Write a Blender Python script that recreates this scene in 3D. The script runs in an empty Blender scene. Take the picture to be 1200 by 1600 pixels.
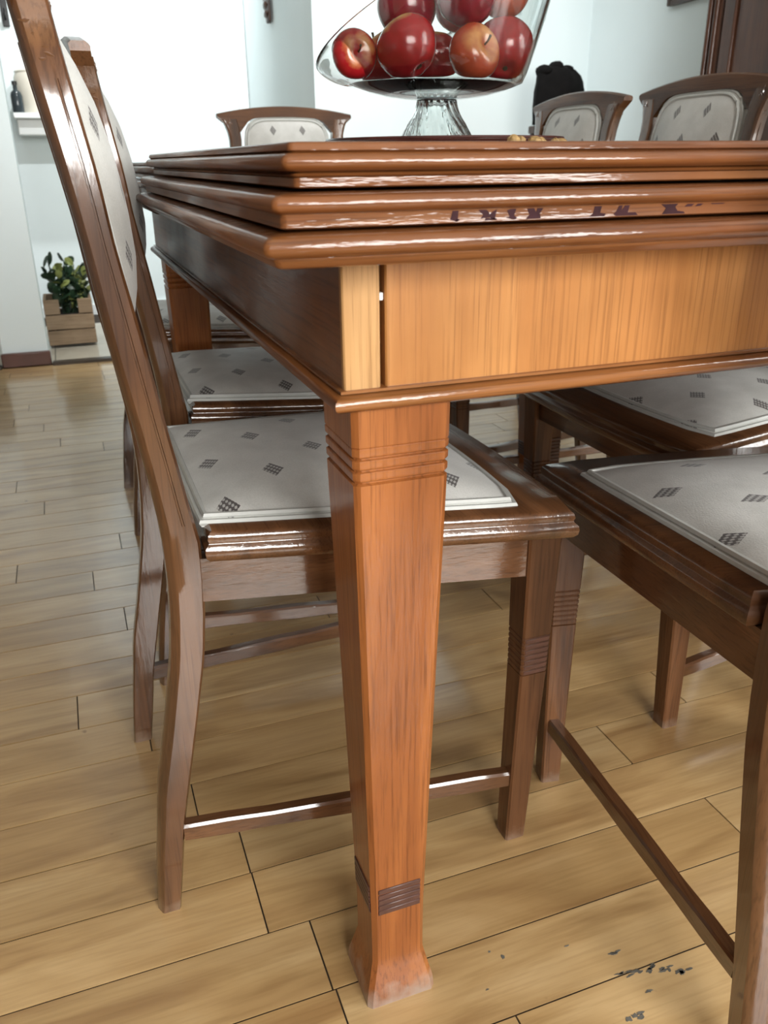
import bpy, bmesh, math, random
from math import sin, cos, pi, radians, sqrt
from mathutils import Vector, Matrix, noise as mnoise

random.seed(7)
SC = bpy.context.scene
COL = SC.collection

# ------------------------------------------------------------------ camera
EYE = 0.75
F_PX = 1294.0


def _ray(x, y):
    return Vector((x - 600.0, y - 800.0, F_PX))


_dy = _ray(80, 256).normalized()                     # direction of the table's length, as the lens sees it
_dx = _ray(4430, 212)
_dx = (_dx - _dy * _dx.dot(_dy)).normalized()        # direction of the table's front edge
_dz = _dx.cross(_dy)
cam_d = bpy.data.cameras.new('camera')
cam = bpy.data.objects.new('camera', cam_d)
COL.objects.link(cam)
cam.matrix_world = Matrix((
    (_dx.x, -_dx.y, -_dx.z, 0.0),
    (_dy.x, -_dy.y, -_dy.z, 0.0),
    (_dz.x, -_dz.y, -_dz.z, EYE),
    (0, 0, 0, 1)))
cam_d.sensor_fit = 'HORIZONTAL'
cam_d.sensor_width = 36.0
cam_d.lens = F_PX / 1200.0 * 36.0
cam_d.clip_start = 0.02
cam_d.dof.use_dof = True
cam_d.dof.focus_distance = 0.78
cam_d.dof.aperture_fstop = 18.0
SC.camera = cam

# ------------------------------------------------------------------ world, lamps, exposure
world = bpy.data.worlds.new('daylight')
SC.world = world
world.use_nodes = True
_bg = world.node_tree.nodes['Background']
_bg.inputs['Color'].default_value = (0.80, 0.92, 1.0, 1)
_bg.inputs['Strength'].default_value = 1.5


def area_light(name, loc, target, w, h, power, color):
    d = bpy.data.lights.new(name, 'AREA')
    d.shape = 'RECTANGLE'
    d.size, d.size_y = w, h
    d.energy = power
    d.color = color
    o = bpy.data.objects.new(name, d)
    COL.objects.link(o)
    o.location = loc
    o.rotation_euler = (Vector(target) - Vector(loc)).to_track_quat('-Z', 'Y').to_euler()
    return o


# the daylight that falls through the large window behind the photographer
area_light('window_daylight', (0.50, -1.82, 1.29), (0.50, 0.0, 1.29), 1.6, 1.2, 118, (1.0, 0.985, 0.95))
# and through the window in the right wall, beside the photographer
area_light('side_window_daylight', (2.33, -0.55, 1.45), (0.0, -0.55, 1.45), 1.0, 1.4, 55, (1.0, 0.985, 0.95))
SC.view_settings.view_transform = 'Standard'
SC.view_settings.look = 'None'
SC.view_settings.gamma = 1.0
SC.view_settings.use_curve_mapping = False
SC.view_settings.exposure = 0.0


# ------------------------------------------------------------------ helpers: materials
def new_mat(name):
    m = bpy.data.materials.new(name)
    m.use_nodes = True
    nt = m.node_tree
    nt.nodes.clear()
    out = nt.nodes.new('ShaderNodeOutputMaterial')
    b = nt.nodes.new('ShaderNodeBsdfPrincipled')
    nt.links.new(b.outputs[0], out.inputs[0])
    return m, nt, b


def nd(nt, typ, **kw):
    n = nt.nodes.new(typ)
    for k, v in kw.items():
        if hasattr(n, k):
            setattr(n, k, v)
        else:
            n.inputs[k].default_value = v
    return n


def ln(nt, a, b):
    nt.links.new(a, b)


def ramp(nt, src, stops, interp='LINEAR'):
    r = nt.nodes.new('ShaderNodeValToRGB')
    r.color_ramp.interpolation = interp
    els = r.color_ramp.elements
    while len(els) < len(stops):
        els.new(0.5)
    for e, (p, c) in zip(els, stops):
        e.position = p
        e.color = (*c, 1) if len(c) == 3 else c
    ln(nt, src, r.inputs[0])
    return r


def mix(nt, fac, a, b, blend='MIX'):
    m = nt.nodes.new('ShaderNodeMix')
    m.data_type = 'RGBA'
    m.blend_type = blend
    for sock, v in ((m.inputs[0], fac), (m.inputs[6], a), (m.inputs[7], b)):
        if hasattr(v, 'is_linked'):
            ln(nt, v, sock)
        elif isinstance(v, (int, float)):
            sock.default_value = v
        else:
            sock.default_value = (*v, 1)
    return m.outputs[2]


def math_n(nt, op, a, b=None, c=None):
    m = nt.nodes.new('ShaderNodeMath')
    m.operation = op
    for i, v in enumerate((a, b, c)):
        if v is None:
            continue
        if hasattr(v, 'is_linked'):
            ln(nt, v, m.inputs[i])
        else:
            m.inputs[i].default_value = v
    return m.outputs[0]


def bump(nt, b, h, strength, dist=0.001, inp='Normal'):
    n = nt.nodes.new('ShaderNodeBump')
    n.inputs['Strength'].default_value = strength
    n.inputs['Distance'].default_value = dist
    ln(nt, h, n.inputs['Height'])
    ln(nt, n.outputs[0], b.inputs[inp])


def plain(name, col, rough=0.5, var=0.06, scale=12.0, metal=0.0, bump_s=0.0):
    """a simple surface with faint mottling"""
    m, nt, b = new_mat(name)
    tc = nd(nt, 'ShaderNodeTexCoord')
    n = nd(nt, 'ShaderNodeTexNoise', Scale=scale, Detail=4.0)
    ln(nt, tc.outputs['Object'], n.inputs['Vector'])
    r = ramp(nt, n.outputs[0], [(0.3, tuple(c * (1 - var) for c in col)), (0.7, tuple(min(1, c * (1 + var)) for c in col))])
    ln(nt, r.outputs[0], b.inputs['Base Color'])
    b.inputs['Roughness'].default_value = rough
    b.inputs['Metallic'].default_value = metal
    if bump_s:
        bump(nt, b, n.outputs[0], bump_s, 0.002)
    return m


def wood(name, dark, mid, light, axis, rough=0.35, coat=0.5, coat_rough=0.12, grain=1.0, wear=None, figure=6.0, coat_ior=1.62, ripple=0.40):
    """varnished oak; grain runs along the axis given (object space)"""
    m, nt, b = new_mat(name)
    tc = nd(nt, 'ShaderNodeTexCoord')
    oi = nd(nt, 'ShaderNodeObjectInfo')
    off = nt.nodes.new('ShaderNodeVectorMath')
    off.operation = 'MULTIPLY_ADD'
    ln(nt, oi.outputs['Random'], off.inputs[0])
    off.inputs[1].default_value = (3.1, 5.7, 4.3)
    ln(nt, tc.outputs['Object'], off.inputs[2])
    s1 = {'X': (1.2, 14, 14), 'Y': (14, 1.2, 14), 'Z': (14, 14, 1.2)}[axis]
    mp = nd(nt, 'ShaderNodeMapping')
    mp.inputs['Scale'].default_value = s1
    ln(nt, off.outputs[0], mp.inputs[0])
    n1 = nd(nt, 'ShaderNodeTexNoise', Scale=figure / 6.0 * 1.6, Detail=3.0, Distortion=0.6)
    ln(nt, mp.outputs[0], n1.inputs['Vector'])
    # growth rings: sine of the broad noise
    ring = math_n(nt, 'SINE', math_n(nt, 'MULTIPLY', n1.outputs[0], 38.0))
    ring = math_n(nt, 'MULTIPLY_ADD', ring, 0.5, 0.5)
    s2 = {'X': (9, 420, 420), 'Y': (420, 9, 420), 'Z': (420, 420, 9)}[axis]
    mp2 = nd(nt, 'ShaderNodeMapping')
    mp2.inputs['Scale'].default_value = s2
    ln(nt, off.outputs[0], mp2.inputs[0])
    n2 = nd(nt, 'ShaderNodeTexNoise', Scale=1.0, Detail=3.0, Roughness=0.6)
    ln(nt, mp2.outputs[0], n2.inputs['Vector'])
    n3 = nd(nt, 'ShaderNodeTexNoise', Scale=9.0, Detail=3.0)
    ln(nt, off.outputs[0], n3.inputs['Vector'])
    c1 = ramp(nt, n1.outputs[0], [(0.25, dark), (0.5, mid), (0.75, light)])
    c2 = mix(nt, math_n(nt, 'MULTIPLY', ring, 0.22 * grain), c1.outputs[0], dark, 'MIX')
    pores = ramp(nt, n2.outputs[0], [(0.33, (0.55, 0.5, 0.45)), (0.5, (1, 1, 1))])
    c3 = mix(nt, 0.75 * grain, c2, pores.outputs[0], 'MULTIPLY')
    blot = ramp(nt, n3.outputs[0], [(0.35, (0.82, 0.8, 0.78)), (0.65, (1.08, 1.06, 1.02))])
    c4 = mix(nt, 0.8, c3, blot.outputs[0], 'MULTIPLY')
    col = c4
    if wear:
        # rubbed, dusty patches with a ragged edge (height band z0..z1 in object space)
        z0, z1, wc = wear
        sep = nd(nt, 'ShaderNodeSeparateXYZ')
        ln(nt, tc.outputs['Object'], sep.inputs[0])
        n4 = nd(nt, 'ShaderNodeTexNoise', Scale=45.0, Detail=4.0)
        ln(nt, tc.outputs['Object'], n4.inputs['Vector'])
        hh = math_n(nt, 'MULTIPLY_ADD', n4.outputs[0], -(z1 - z0) * 1.6, sep.outputs[2])
        mr = nd(nt, 'ShaderNodeMapRange')
        ln(nt, hh, mr.inputs[0])
        mr.inputs[1].default_value = z0 - (z1 - z0) * 0.9
        mr.inputs[2].default_value = z0 - (z1 - z0) * 0.3
        mr.inputs[3].default_value = 0.85
        mr.inputs[4].default_value = 0.0
        col = mix(nt, mr.outputs[0], c4, wc)
    ln(nt, col, b.inputs['Base Color'])
    rough += 0.12
    rr = ramp(nt, n3.outputs[0], [(0.3, (rough * 0.8,) * 3), (0.7, (rough * 1.25,) * 3)])
    ln(nt, rr.outputs[0], b.inputs['Roughness'])
    b.inputs['Specular IOR Level'].default_value = 0.22
    b.inputs['Coat Weight'].default_value = coat
    b.inputs['Coat Roughness'].default_value = coat_rough
    b.inputs['Coat IOR'].default_value = coat_ior
    hsum = math_n(nt, 'MULTIPLY_ADD', n3.outputs[0], 0.8, math_n(nt, 'MULTIPLY', n2.outputs[0], 0.35))
    bump(nt, b, hsum, 0.35, 0.0012)
    mp5 = nd(nt, 'ShaderNodeMapping')
    mp5.inputs['Scale'].default_value = {'X': (14, 120, 120), 'Y': (120, 14, 120), 'Z': (120, 120, 14)}[axis]
    ln(nt, off.outputs[0], mp5.inputs[0])
    n5 = nd(nt, 'ShaderNodeTexNoise', Scale=1.0, Detail=4.0, Roughness=0.65)
    ln(nt, mp5.outputs[0], n5.inputs['Vector'])
    bump(nt, b, n5.outputs[0], ripple, 0.0014, 'Coat Normal')
    return m


T_D, T_M, T_L = (0.090, 0.027, 0.008), (0.200, 0.070, 0.019), (0.31, 0.128, 0.038)
C_D, C_M, C_L = (0.052, 0.021, 0.009), (0.130, 0.055, 0.022), (0.205, 0.093, 0.040)
TW = {a: wood('table_oak_' + a.lower(), T_D, T_M, T_L, a, rough=0.36, coat=0.7, coat_rough=0.09, ripple=0.6) for a in 'XYZ'}
TW['Y'] = wood('table_oak_side', T_D, T_M, T_L, 'Y', rough=0.36, coat=0.35, coat_rough=0.12, ripple=0.5)
TD = wood('drawer_oak', (0.30, 0.12, 0.032), (0.42, 0.18, 0.052), (0.54, 0.26, 0.085), 'Z', rough=0.34, coat=0.45, coat_rough=0.2, grain=0.8)
TB = wood('pale_block_oak', (0.34, 0.18, 0.07), (0.46, 0.26, 0.105), (0.56, 0.34, 0.16), 'Z', rough=0.5, coat=0.2, coat_rough=0.25)
TLEG = wood('table_leg_oak', (0.22, 0.066, 0.016), (0.335, 0.113, 0.029), (0.43, 0.165, 0.048), 'Z', rough=0.3, coat=0.5, coat_rough=0.15,
            wear=(0.0, 0.045, (0.36, 0.28, 0.23)))
CW = {a: wood('chair_oak_' + a.lower(), C_D, C_M, C_L, a, rough=0.3, coat=1.0, coat_rough=0.09, coat_ior=1.72, ripple=0.2) for a in 'XY'}
CW['Z'] = wood('chair_oak_z', C_D, C_M, C_L, 'Z', rough=0.3, coat=1.0, coat_rough=0.09, coat_ior=1.72, ripple=0.2, wear=(0.0, 0.035, (0.24, 0.16, 0.11)))
CCREST = wood('chair_oak_crest', C_D, C_M, C_L, 'Y', rough=0.36, coat=0.35, coat_rough=0.14, coat_ior=1.5)
CLEG = wood('chair_oak_leg', C_D, C_M, C_L, 'Z', rough=0.4, coat=0.3, coat_rough=0.16, coat_ior=1.5, wear=(0.0, 0.035, (0.24, 0.16, 0.11)))
CDARK = plain('dark_groove_stain', (0.085, 0.036, 0.026), 0.35, 0.2, 80)
CABW = {a: wood('cabinet_oak_' + a.lower(), (0.06, 0.026, 0.016), (0.105, 0.045, 0.026), (0.15, 0.066, 0.038), a, coat=0.3) for a in 'YZ'}
TRAYW = wood('tray_mahogany', (0.035, 0.010, 0.008), (0.065, 0.016, 0.012), (0.09, 0.024, 0.016), 'X', coat=0.5)
CRATEW = wood('crate_pine', (0.24, 0.17, 0.11), (0.33, 0.24, 0.16), (0.42, 0.32, 0.22), 'X', rough=0.7, coat=0.0)
INK = plain('dark_ink_stain', (0.035, 0.010, 0.013), 0.7, 0.3, 60)
INK.node_tree.nodes['Principled BSDF'].inputs['Specular IOR Level'].default_value = 0.2
SCUFF = plain('grey_paint_scuff', (0.13, 0.12, 0.10), 0.6, 0.4, 90)
WALL = plain('white_wall_paint', (0.76, 0.85, 0.86), 0.7, 0.015, 4)
WALLD = plain('taupe_wall_paint', (0.30, 0.27, 0.24), 0.8, 0.02, 4)
CEIL = plain('grey_ceiling_paint', (0.55, 0.55, 0.54), 0.8, 0.01, 4)
TRIMW = plain('white_gloss_trim', (0.82, 0.86, 0.86), 0.35, 0.01, 5)
BASEB = plain('brown_baseboard', (0.10, 0.042, 0.030), 0.4, 0.15, 14)
THRESH = plain('dark_threshold', (0.05, 0.036, 0.025), 0.4, 0.1, 14)
TILE = plain('pale_floor_tile', (0.52, 0.47, 0.38), 0.25, 0.06, 6)
BLACK = plain('black_carved_wood', (0.005, 0.0045, 0.0045), 0.9, 0.3, 30, bump_s=0.4)
BLACK.node_tree.nodes['Principled BSDF'].inputs['Specular IOR Level'].default_value = 0.15
FRAMEB = plain('black_picture_frame', (0.012, 0.011, 0.011), 0.35, 0.1, 30)
MATW = plain('white_picture_mount', (0.8, 0.82, 0.8), 0.7, 0.02, 10)
DARKW = wood('dark_carved_oak', (0.03, 0.016, 0.012), (0.06, 0.03, 0.02), (0.09, 0.05, 0.035), 'Z', coat=0.3)
SHELFM = plain('white_shelf_lacquer', (0.8, 0.83, 0.82), 0.4, 0.02, 8)
JARM = plain('cream_glazed_ceramic', (0.74, 0.70, 0.60), 0.3, 0.04, 9)
BOTTLEM = plain('dark_bottle_glass', (0.03, 0.04, 0.045), 0.12, 0.1, 9)
LEAFD = plain('dark_green_leaf', (0.022, 0.050, 0.024), 0.4, 0.35, 20)
LEAFL = plain('yellow_green_leaf', (0.26, 0.30, 0.09), 0.5, 0.3, 20)
SOIL = plain('dark_soil', (0.02, 0.016, 0.012), 0.9, 0.4, 60)
NUTM = plain('tan_walnut_shell', (0.40, 0.25, 0.095), 0.6, 0.35, 120, bump_s=0.8)
PAPER = plain('white_paper_napkin', (0.78, 0.75, 0.68), 0.8, 0.03, 40)
APSTEM = plain('apple_stem', (0.09, 0.06, 0.025), 0.7, 0.3, 90)


def floor_material():
    m, nt, b = new_mat('varnished_floor_plank')
    tc = nd(nt, 'ShaderNodeTexCoord')
    oi = nd(nt, 'ShaderNodeObjectInfo')
    off = nt.nodes.new('ShaderNodeVectorMath')
    off.operation = 'MULTIPLY_ADD'
    ln(nt, oi.outputs['Random'], off.inputs[0])
    off.inputs[1].default_value = (7.0, 13.0, 5.0)
    ln(nt, tc.outputs['Object'], off.inputs[2])
    mp = nd(nt, 'ShaderNodeMapping')
    mp.inputs['Scale'].default_value = (2.2, 13, 13)
    ln(nt, off.outputs[0], mp.inputs[0])
    n1 = nd(nt, 'ShaderNodeTexNoise', Scale=1.5, Detail=4.0, Distortion=0.9)
    ln(nt, mp.outputs[0], n1.inputs['Vector'])
    mp2 = nd(nt, 'ShaderNodeMapping')
    mp2.inputs['Scale'].default_value = (12, 260, 260)
    ln(nt, off.outputs[0], mp2.inputs[0])
    n2 = nd(nt, 'ShaderNodeTexNoise', Scale=1.0, Detail=3.0)
    ln(nt, mp2.outputs[0], n2.inputs['Vector'])
    c1 = ramp(nt, n1.outputs[0], [(0.3, (0.35, 0.205, 0.084)), (0.5, (0.50, 0.325, 0.145)), (0.70, (0.61, 0.42, 0.21))])
    tint = ramp(nt, oi.outputs['Random'], [(0.0, (0.86, 0.82, 0.76)), (0.35, (1.0, 0.97, 0.92)), (0.7, (0.95, 0.96, 0.98)), (1.0, (1.08, 1.04, 0.98))])
    c2 = mix(nt, 1.0, c1.outputs[0], tint.outputs[0], 'MULTIPLY')
    fine = ramp(nt, n2.outputs[0], [(0.35, (0.86, 0.84, 0.8)), (0.55, (1, 1, 1))])
    c3 = mix(nt, 0.7, c2, fine.outputs[0], 'MULTIPLY')
    # small dark knots and nicks
    n4 = nd(nt, 'ShaderNodeTexNoise', Scale=26.0, Detail=2.0)
    ln(nt, off.outputs[0], n4.inputs['Vector'])
    kn = ramp(nt, n4.outputs[0], [(0.76, (1, 1, 1)), (0.80, (0.3, 0.22, 0.16))])
    c4 = mix(nt, 0.8, c3, kn.outputs[0], 'MULTIPLY')
    ln(nt, c4, b.inputs['Base Color'])
    b.inputs['Roughness'].default_value = 0.40
    b.inputs['Coat Weight'].default_value = 0.8
    b.inputs['Coat Roughness'].default_value = 0.13
    b.inputs['Coat IOR'].default_value = 1.55
    n3 = nd(nt, 'ShaderNodeTexNoise', Scale=14.0, Detail=2.0)
    ln(nt, off.outputs[0], n3.inputs['Vector'])
    bump(nt, b, n3.outputs[0], 0.12, 0.002)
    bump(nt, b, n3.outputs[0], 0.10, 0.002, 'Coat Normal')
    return m


FLOORM = floor_material()
SUBFLOOR = plain('dark_floor_joint', (0.03, 0.017, 0.008), 0.8, 0.1, 20)


def fabric(name, ua, va, du, dv, u0, v0, mw, mh):
    """pale upholstery with a staggered print of small dark lozenges; ua/va = object axes of the print"""
    m, nt, b = new_mat(name)
    tc = nd(nt, 'ShaderNodeTexCoord')
    sep = nd(nt, 'ShaderNodeSeparateXYZ')
    ln(nt, tc.outputs['Object'], sep.inputs[0])
    u, v = sep.outputs['XYZ'.index(ua)], sep.outputs['XYZ'.index(va)]
    n = nd(nt, 'ShaderNodeTexNoise', Scale=22.0, Detail=3.0)
    ln(nt, tc.outputs['Object'], n.inputs['Vector'])
    weave = nd(nt, 'ShaderNodeTexNoise', Scale=650.0, Detail=2.0)
    ln(nt, tc.outputs['Object'], weave.inputs['Vector'])
    masks = []
    for k in (0.0, 0.5):
        fu = math_n(nt, 'FRACT', math_n(nt, 'MULTIPLY_ADD', u, 1 / du, -u0 / du + k + 40.5))
        fv = math_n(nt, 'FRACT', math_n(nt, 'MULTIPLY_ADD', v, 1 / dv, -v0 / dv + k + 40.5))
        au = math_n(nt, 'MULTIPLY', math_n(nt, 'SUBTRACT', fu, 0.5), du / mw)
        av = math_n(nt, 'MULTIPLY', math_n(nt, 'SUBTRACT', fv, 0.5), dv / mh)
        d = math_n(nt, 'ADD', math_n(nt, 'ABSOLUTE', au), math_n(nt, 'ABSOLUTE', av))
        inside = math_n(nt, 'LESS_THAN', d, 1.0)
        # the print is made of small dashes along both diagonals of the lozenge
        p = math_n(nt, 'SINE', math_n(nt, 'MULTIPLY', math_n(nt, 'ADD', au, av), 9.5))
        q = math_n(nt, 'SINE', math_n(nt, 'MULTIPLY', math_n(nt, 'SUBTRACT', au, av), 16.0))
        dash = math_n(nt, 'GREATER_THAN', math_n(nt, 'MULTIPLY_ADD', p, 0.8, math_n(nt, 'MULTIPLY', q, 0.7)), -0.25)
        masks.append(math_n(nt, 'MULTIPLY', inside, math_n(nt, 'MULTIPLY_ADD', dash, 0.65, 0.3)))
    msk = math_n(nt, 'MAXIMUM', masks[0], masks[1])
    base = ramp(nt, n.outputs[0], [(0.35, (0.56, 0.555, 0.52)), (0.65, (0.66, 0.655, 0.62))])
    wv = ramp(nt, weave.outputs[0], [(0.35, (0.86, 0.86, 0.86)), (0.6, (1, 1, 1))])
    c = mix(nt, 0.6, base.outputs[0], wv.outputs[0], 'MULTIPLY')
    c = mix(nt, msk, c, (0.055, 0.042, 0.04))
    ln(nt, c, b.inputs['Base Color'])
    b.inputs['Roughness'].default_value = 0.55
    b.inputs['Sheen Weight'].default_value = 0.25
    hs = math_n(nt, 'MULTIPLY_ADD', n.outputs[0], 2.0, weave.outputs[0])
    bump(nt, b, hs, 0.25, 0.001)
    return m


FAB_SEAT = fabric('printed_seat_cloth', 'X', 'Y', 0.114, 0.114, 0.110, -0.026, 0.0115, 0.0155)
FAB_BACK = fabric('printed_back_cloth', 'Y', 'Z', 0.087, 0.104, -0.045, 0.832, 0.0095, 0.0135)
PIPING = plain('pale_welt_piping', (0.56, 0.57, 0.54), 0.5, 0.05, 60)


def glass_material():
    m, nt, b = new_mat('clear_bowl_glass')
    b.inputs['Base Color'].default_value = (0.93, 0.97, 0.96, 1)
    b.inputs['Roughness'].default_value = 0.0
    b.inputs['IOR'].default_value = 1.48
    b.inputs['Transmission Weight'].default_value = 1.0
    tc = nd(nt, 'ShaderNodeTexCoord')
    n = nd(nt, 'ShaderNodeTexNoise', Scale=9.0, Detail=1.0)
    ln(nt, tc.outputs['Object'], n.inputs['Vector'])
    bump(nt, b, n.outputs[0], 0.06, 0.004)
    return m


GLASS = glass_material()


def apple_material(name, red, blush, amount, lo, hi):
    m, nt, b = new_mat(name)
    tc = nd(nt, 'ShaderNodeTexCoord')
    sep = nd(nt, 'ShaderNodeSeparateXYZ')
    ln(nt, tc.outputs['Object'], sep.inputs[0])
    mp = nd(nt, 'ShaderNodeMapping')
    mp.inputs['Scale'].default_value = (60, 60, 8)
    ln(nt, tc.outputs['Object'], mp.inputs[0])
    n = nd(nt, 'ShaderNodeTexNoise', Scale=1.0, Detail=3.0)
    ln(nt, mp.outputs[0], n.inputs['Vector'])
    n2 = nd(nt, 'ShaderNodeTexNoise', Scale=22.0, Detail=2.0)
    ln(nt, tc.outputs['Object'], n2.inputs['Vector'])
    # yellow around the stem cavity (top of the fruit), streaked
    h = math_n(nt, 'MULTIPLY_ADD', n.outputs[0], 0.016, sep.outputs[2])
    h = math_n(nt, 'MULTIPLY_ADD', n2.outputs[0], 0.03 * amount, h)
    mr = nd(nt, 'ShaderNodeMapRange')
    ln(nt, h, mr.inputs[0])
    mr.inputs[1].default_value = lo
    mr.inputs[2].default_value = hi
    r = ramp(nt, n.outputs[0], [(0.3, tuple(c * 0.72 for c in red)), (0.7, red)])
    c = mix(nt, mr.outputs[0], r.outputs[0], blush)
    ln(nt, c, b.inputs['Base Color'])
    b.inputs['Roughness'].default_value = 0.25
    b.inputs['Coat Weight'].default_value = 0.3
    return m


AP_RED = apple_material('red_apple_skin', (0.42, 0.012, 0.016), (0.62, 0.36, 0.11), 0.3, 0.0285, 0.038)
AP_DARK = apple_material('crimson_apple_skin', (0.25, 0.008, 0.022), (0.45, 0.05, 0.04), 0.0, 0.05, 0.07)
AP_YEL = apple_material('yellow_apple_skin', (0.50, 0.07, 0.025), (0.70, 0.40, 0.13), 1.3, 0.042, 0.062)


# ------------------------------------------------------------------ helpers: meshes
class MB:
    """collects geometry in a bmesh"""

    def __init__(self):
        self.bm = bmesh.new()

    def loft(self, rings, closed=True, cap0=True, cap1=True, loop=False, mat=0):
        bm = self.bm
        vr = [[bm.verts.new(p) for p in r] for r in rings]
        n = len(vr[0])
        pairs = list(zip(vr[:-1], vr[1:]))
        if loop:
            pairs.append((vr[-1], vr[0]))
        for a, b in pairs:
            for i in range(n if closed else n - 1):
                j = (i + 1) % n
                try:
                    f = bm.faces.new((a[i], a[j], b[j], b[i]))
                    f.material_index = mat
                except ValueError:
                    pass
        if closed and not loop:
            if cap0:
                bm.faces.new(list(reversed(vr[0]))).material_index = mat
            if cap1:
                bm.faces.new(vr[-1]).material_index = mat
        return self

    def box(self, c, s, bev=0.0, rot=None, seg=1):
        r = bmesh.ops.create_cube(self.bm, size=1.0)
        vs = r['verts']
        M = Matrix.Translation(c) @ (rot.to_4x4() if rot else Matrix.Identity(4)) @ Matrix.Diagonal((*s, 1))
        bmesh.ops.transform(self.bm, matrix=M, verts=vs)
        if bev:
            es = list({e for v in vs for e in v.link_edges})
            bmesh.ops.bevel(self.bm, geom=es, offset=bev, segments=seg, affect='EDGES', profile=0.6)
        return self

    def tube(self, pts, r, n=8, loop=False):
        pts = [Vector(p) for p in pts]
        rings = []
        N = len(pts)
        for i, p in enumerate(pts):
            if loop:
                t = pts[(i + 1) % N] - pts[i - 1]
            else:
                t = pts[min(i + 1, N - 1)] - pts[max(i - 1, 0)]
            t.normalize()
            up = Vector((0, 0, 1)) if abs(t.z) < 0.9 else Vector((1, 0, 0))
            a = t.cross(up).normalized()
            b = t.cross(a)
            rr = r[i] if isinstance(r, (list, tuple)) else r
            rings.append([p + (a * cos(2 * pi * k / n) + b * sin(2 * pi * k / n)) * rr for k in range(n)])
        return self.loft(rings, True, True, True, loop)

    def lathe(self, prof, n=32, fn=None, cap0=True, cap1=True, c=(0, 0, 0)):
        rings = []
        for i, (r, z) in enumerate(prof):
            ring = []
            for k in range(n):
                a = 2 * pi * k / n
                rr = fn(r, z, a) if fn else r
                ring.append((c[0] + rr * cos(a), c[1] + rr * sin(a), c[2] + z))
            rings.append(ring)
        return self.loft(rings, True, cap0, cap1)

    def prism(self, poly, z0, z1, bev=0.0):
        bm = self.bm
        rings = [[(x, y, z0) for x, y in poly], [(x, y, z1) for x, y in poly]]
        return self.loft(rings)

    def sphere(self, c, s, sub=2, rough=0.0, freq=20.0):
        r = bmesh.ops.create_icosphere(self.bm, subdivisions=sub, radius=1.0)
        for v in r['verts']:
            p = v.co.copy()
            k = 1.0
            if rough:
                k += rough * mnoise.noise(Vector((p.x * freq + c[0] * 50, p.y * freq + c[1] * 50, p.z * freq)))
            v.co = Vector((c[0] + p.x * s[0] * k, c[1] + p.y * s[1] * k, c[2] + p.z * s[2] * k))
        return self

    def mesh(self, name, mats, smooth=True, ang=38, axis_mats=None):
        bm = self.bm
        bmesh.ops.recalc_face_normals(bm, faces=bm.faces)
        if axis_mats:       # material slot by the way a face looks: slot 1 for faces that look along X
            for f in bm.faces:
                f.material_index = 1 if abs(f.normal.x) > max(abs(f.normal.y), 0.35) else 0
        me = bpy.data.meshes.new(name)
        bm.to_mesh(me)
        bm.free()
        for m in (mats if isinstance(mats, (list, tuple)) else [mats]):
            me.materials.append(m)
        if smooth:
            me.polygons.foreach_set('use_smooth', [True] * len(me.polygons))
            me.set_sharp_from_angle(angle=radians(ang))
        return me

    def build(self, name, mats, parent=None, **kw):
        return link(name, self.mesh(name, mats, **kw), parent)


def link(name, me, parent=None, loc=(0, 0, 0), rot=(0, 0, 0)):
    o = bpy.data.objects.new(name, me)
    COL.objects.link(o)
    o.location = loc
    o.rotation_euler = rot
    if parent:
        o.parent = parent
    return o


def empty(name, loc=(0, 0, 0), rz=0.0):
    o = bpy.data.objects.new(name, None)
    COL.objects.link(o)
    o.empty_display_size = 0.05
    o.location = loc
    o.rotation_euler = (0, 0, rz)
    return o


def tag(o, label, cat, group=None):
    o['label'] = label
    o['category'] = cat
    if group:
        o['group'] = group
    return o


def struct(o, label=None):
    o['kind'] = 'structure'
    if label:
        o['label'] = label
    return o


def children(o):
    return [c for c in bpy.data.objects if c.parent is o]


def copy_tree(o, parent=None):
    kids = children(o)
    c = o.copy()
    COL.objects.link(c)
    c.parent = parent
    for ch in kids:
        copy_tree(ch, c)
    return c


def lerp(a, b, t):
    return a + (b - a) * t


def interp(tab, z):
    if z <= tab[0][0]:
        return tab[0][1:]
    for p, q in zip(tab[:-1], tab[1:]):
        if z <= q[0]:
            t = (z - p[0]) / (q[0] - p[0])
            return tuple(lerp(a, b, t) for a, b in zip(p[1:], q[1:]))
    return tab[-1][1:]


# ------------------------------------------------------------------ the room
X_L, X_R = -2.2, 2.265          # left and right walls
Y_F, Y_B = -1.75, 4.78          # wall behind the photographer, far kitchen wall
Y_N = 3.53                      # nearer back wall of the dining room
X_N = 1.018                     # its left end
Z_C = 2.6
Y_T = 3.58                      # threshold between planks and tiles

fl = struct(MB().box(((X_L + X_R) / 2, (Y_F + Y_B) / 2, -0.0365), (X_R - X_L, Y_B - Y_F, 0.07)).build('floor', SUBFLOOR, smooth=False),
            'honey-coloured varnished plank floor with pale tiles in the kitchen beyond')
struct(MB().box(((X_L + X_R) / 2, (Y_F + Y_B) / 2, Z_C + 0.05), (X_R - X_L + 0.2, Y_B - Y_F + 0.2, 0.1)).build('ceiling', CEIL, smooth=False))
struct(MB().box((X_L - 0.05, (Y_F + Y_B) / 2, Z_C / 2), (0.1, Y_B - Y_F + 0.2, Z_C)).build('wall_left', WALLD, smooth=False))
RY0, RY1, RZ0, RZ1 = -1.05, -0.05, 0.75, 2.15       # opening of the side window
mb = MB()
mb.box((X_R + 0.05, (RY1 + Y_B + 0.1) / 2, Z_C / 2), (0.1, Y_B + 0.1 - RY1, Z_C))
mb.box((X_R + 0.05, (Y_F - 0.1 + RY0) / 2, Z_C / 2), (0.1, RY0 - Y_F + 0.1, Z_C))
mb.box((X_R + 0.05, (RY0 + RY1) / 2, RZ0 / 2), (0.1, RY1 - RY0, RZ0))
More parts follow.
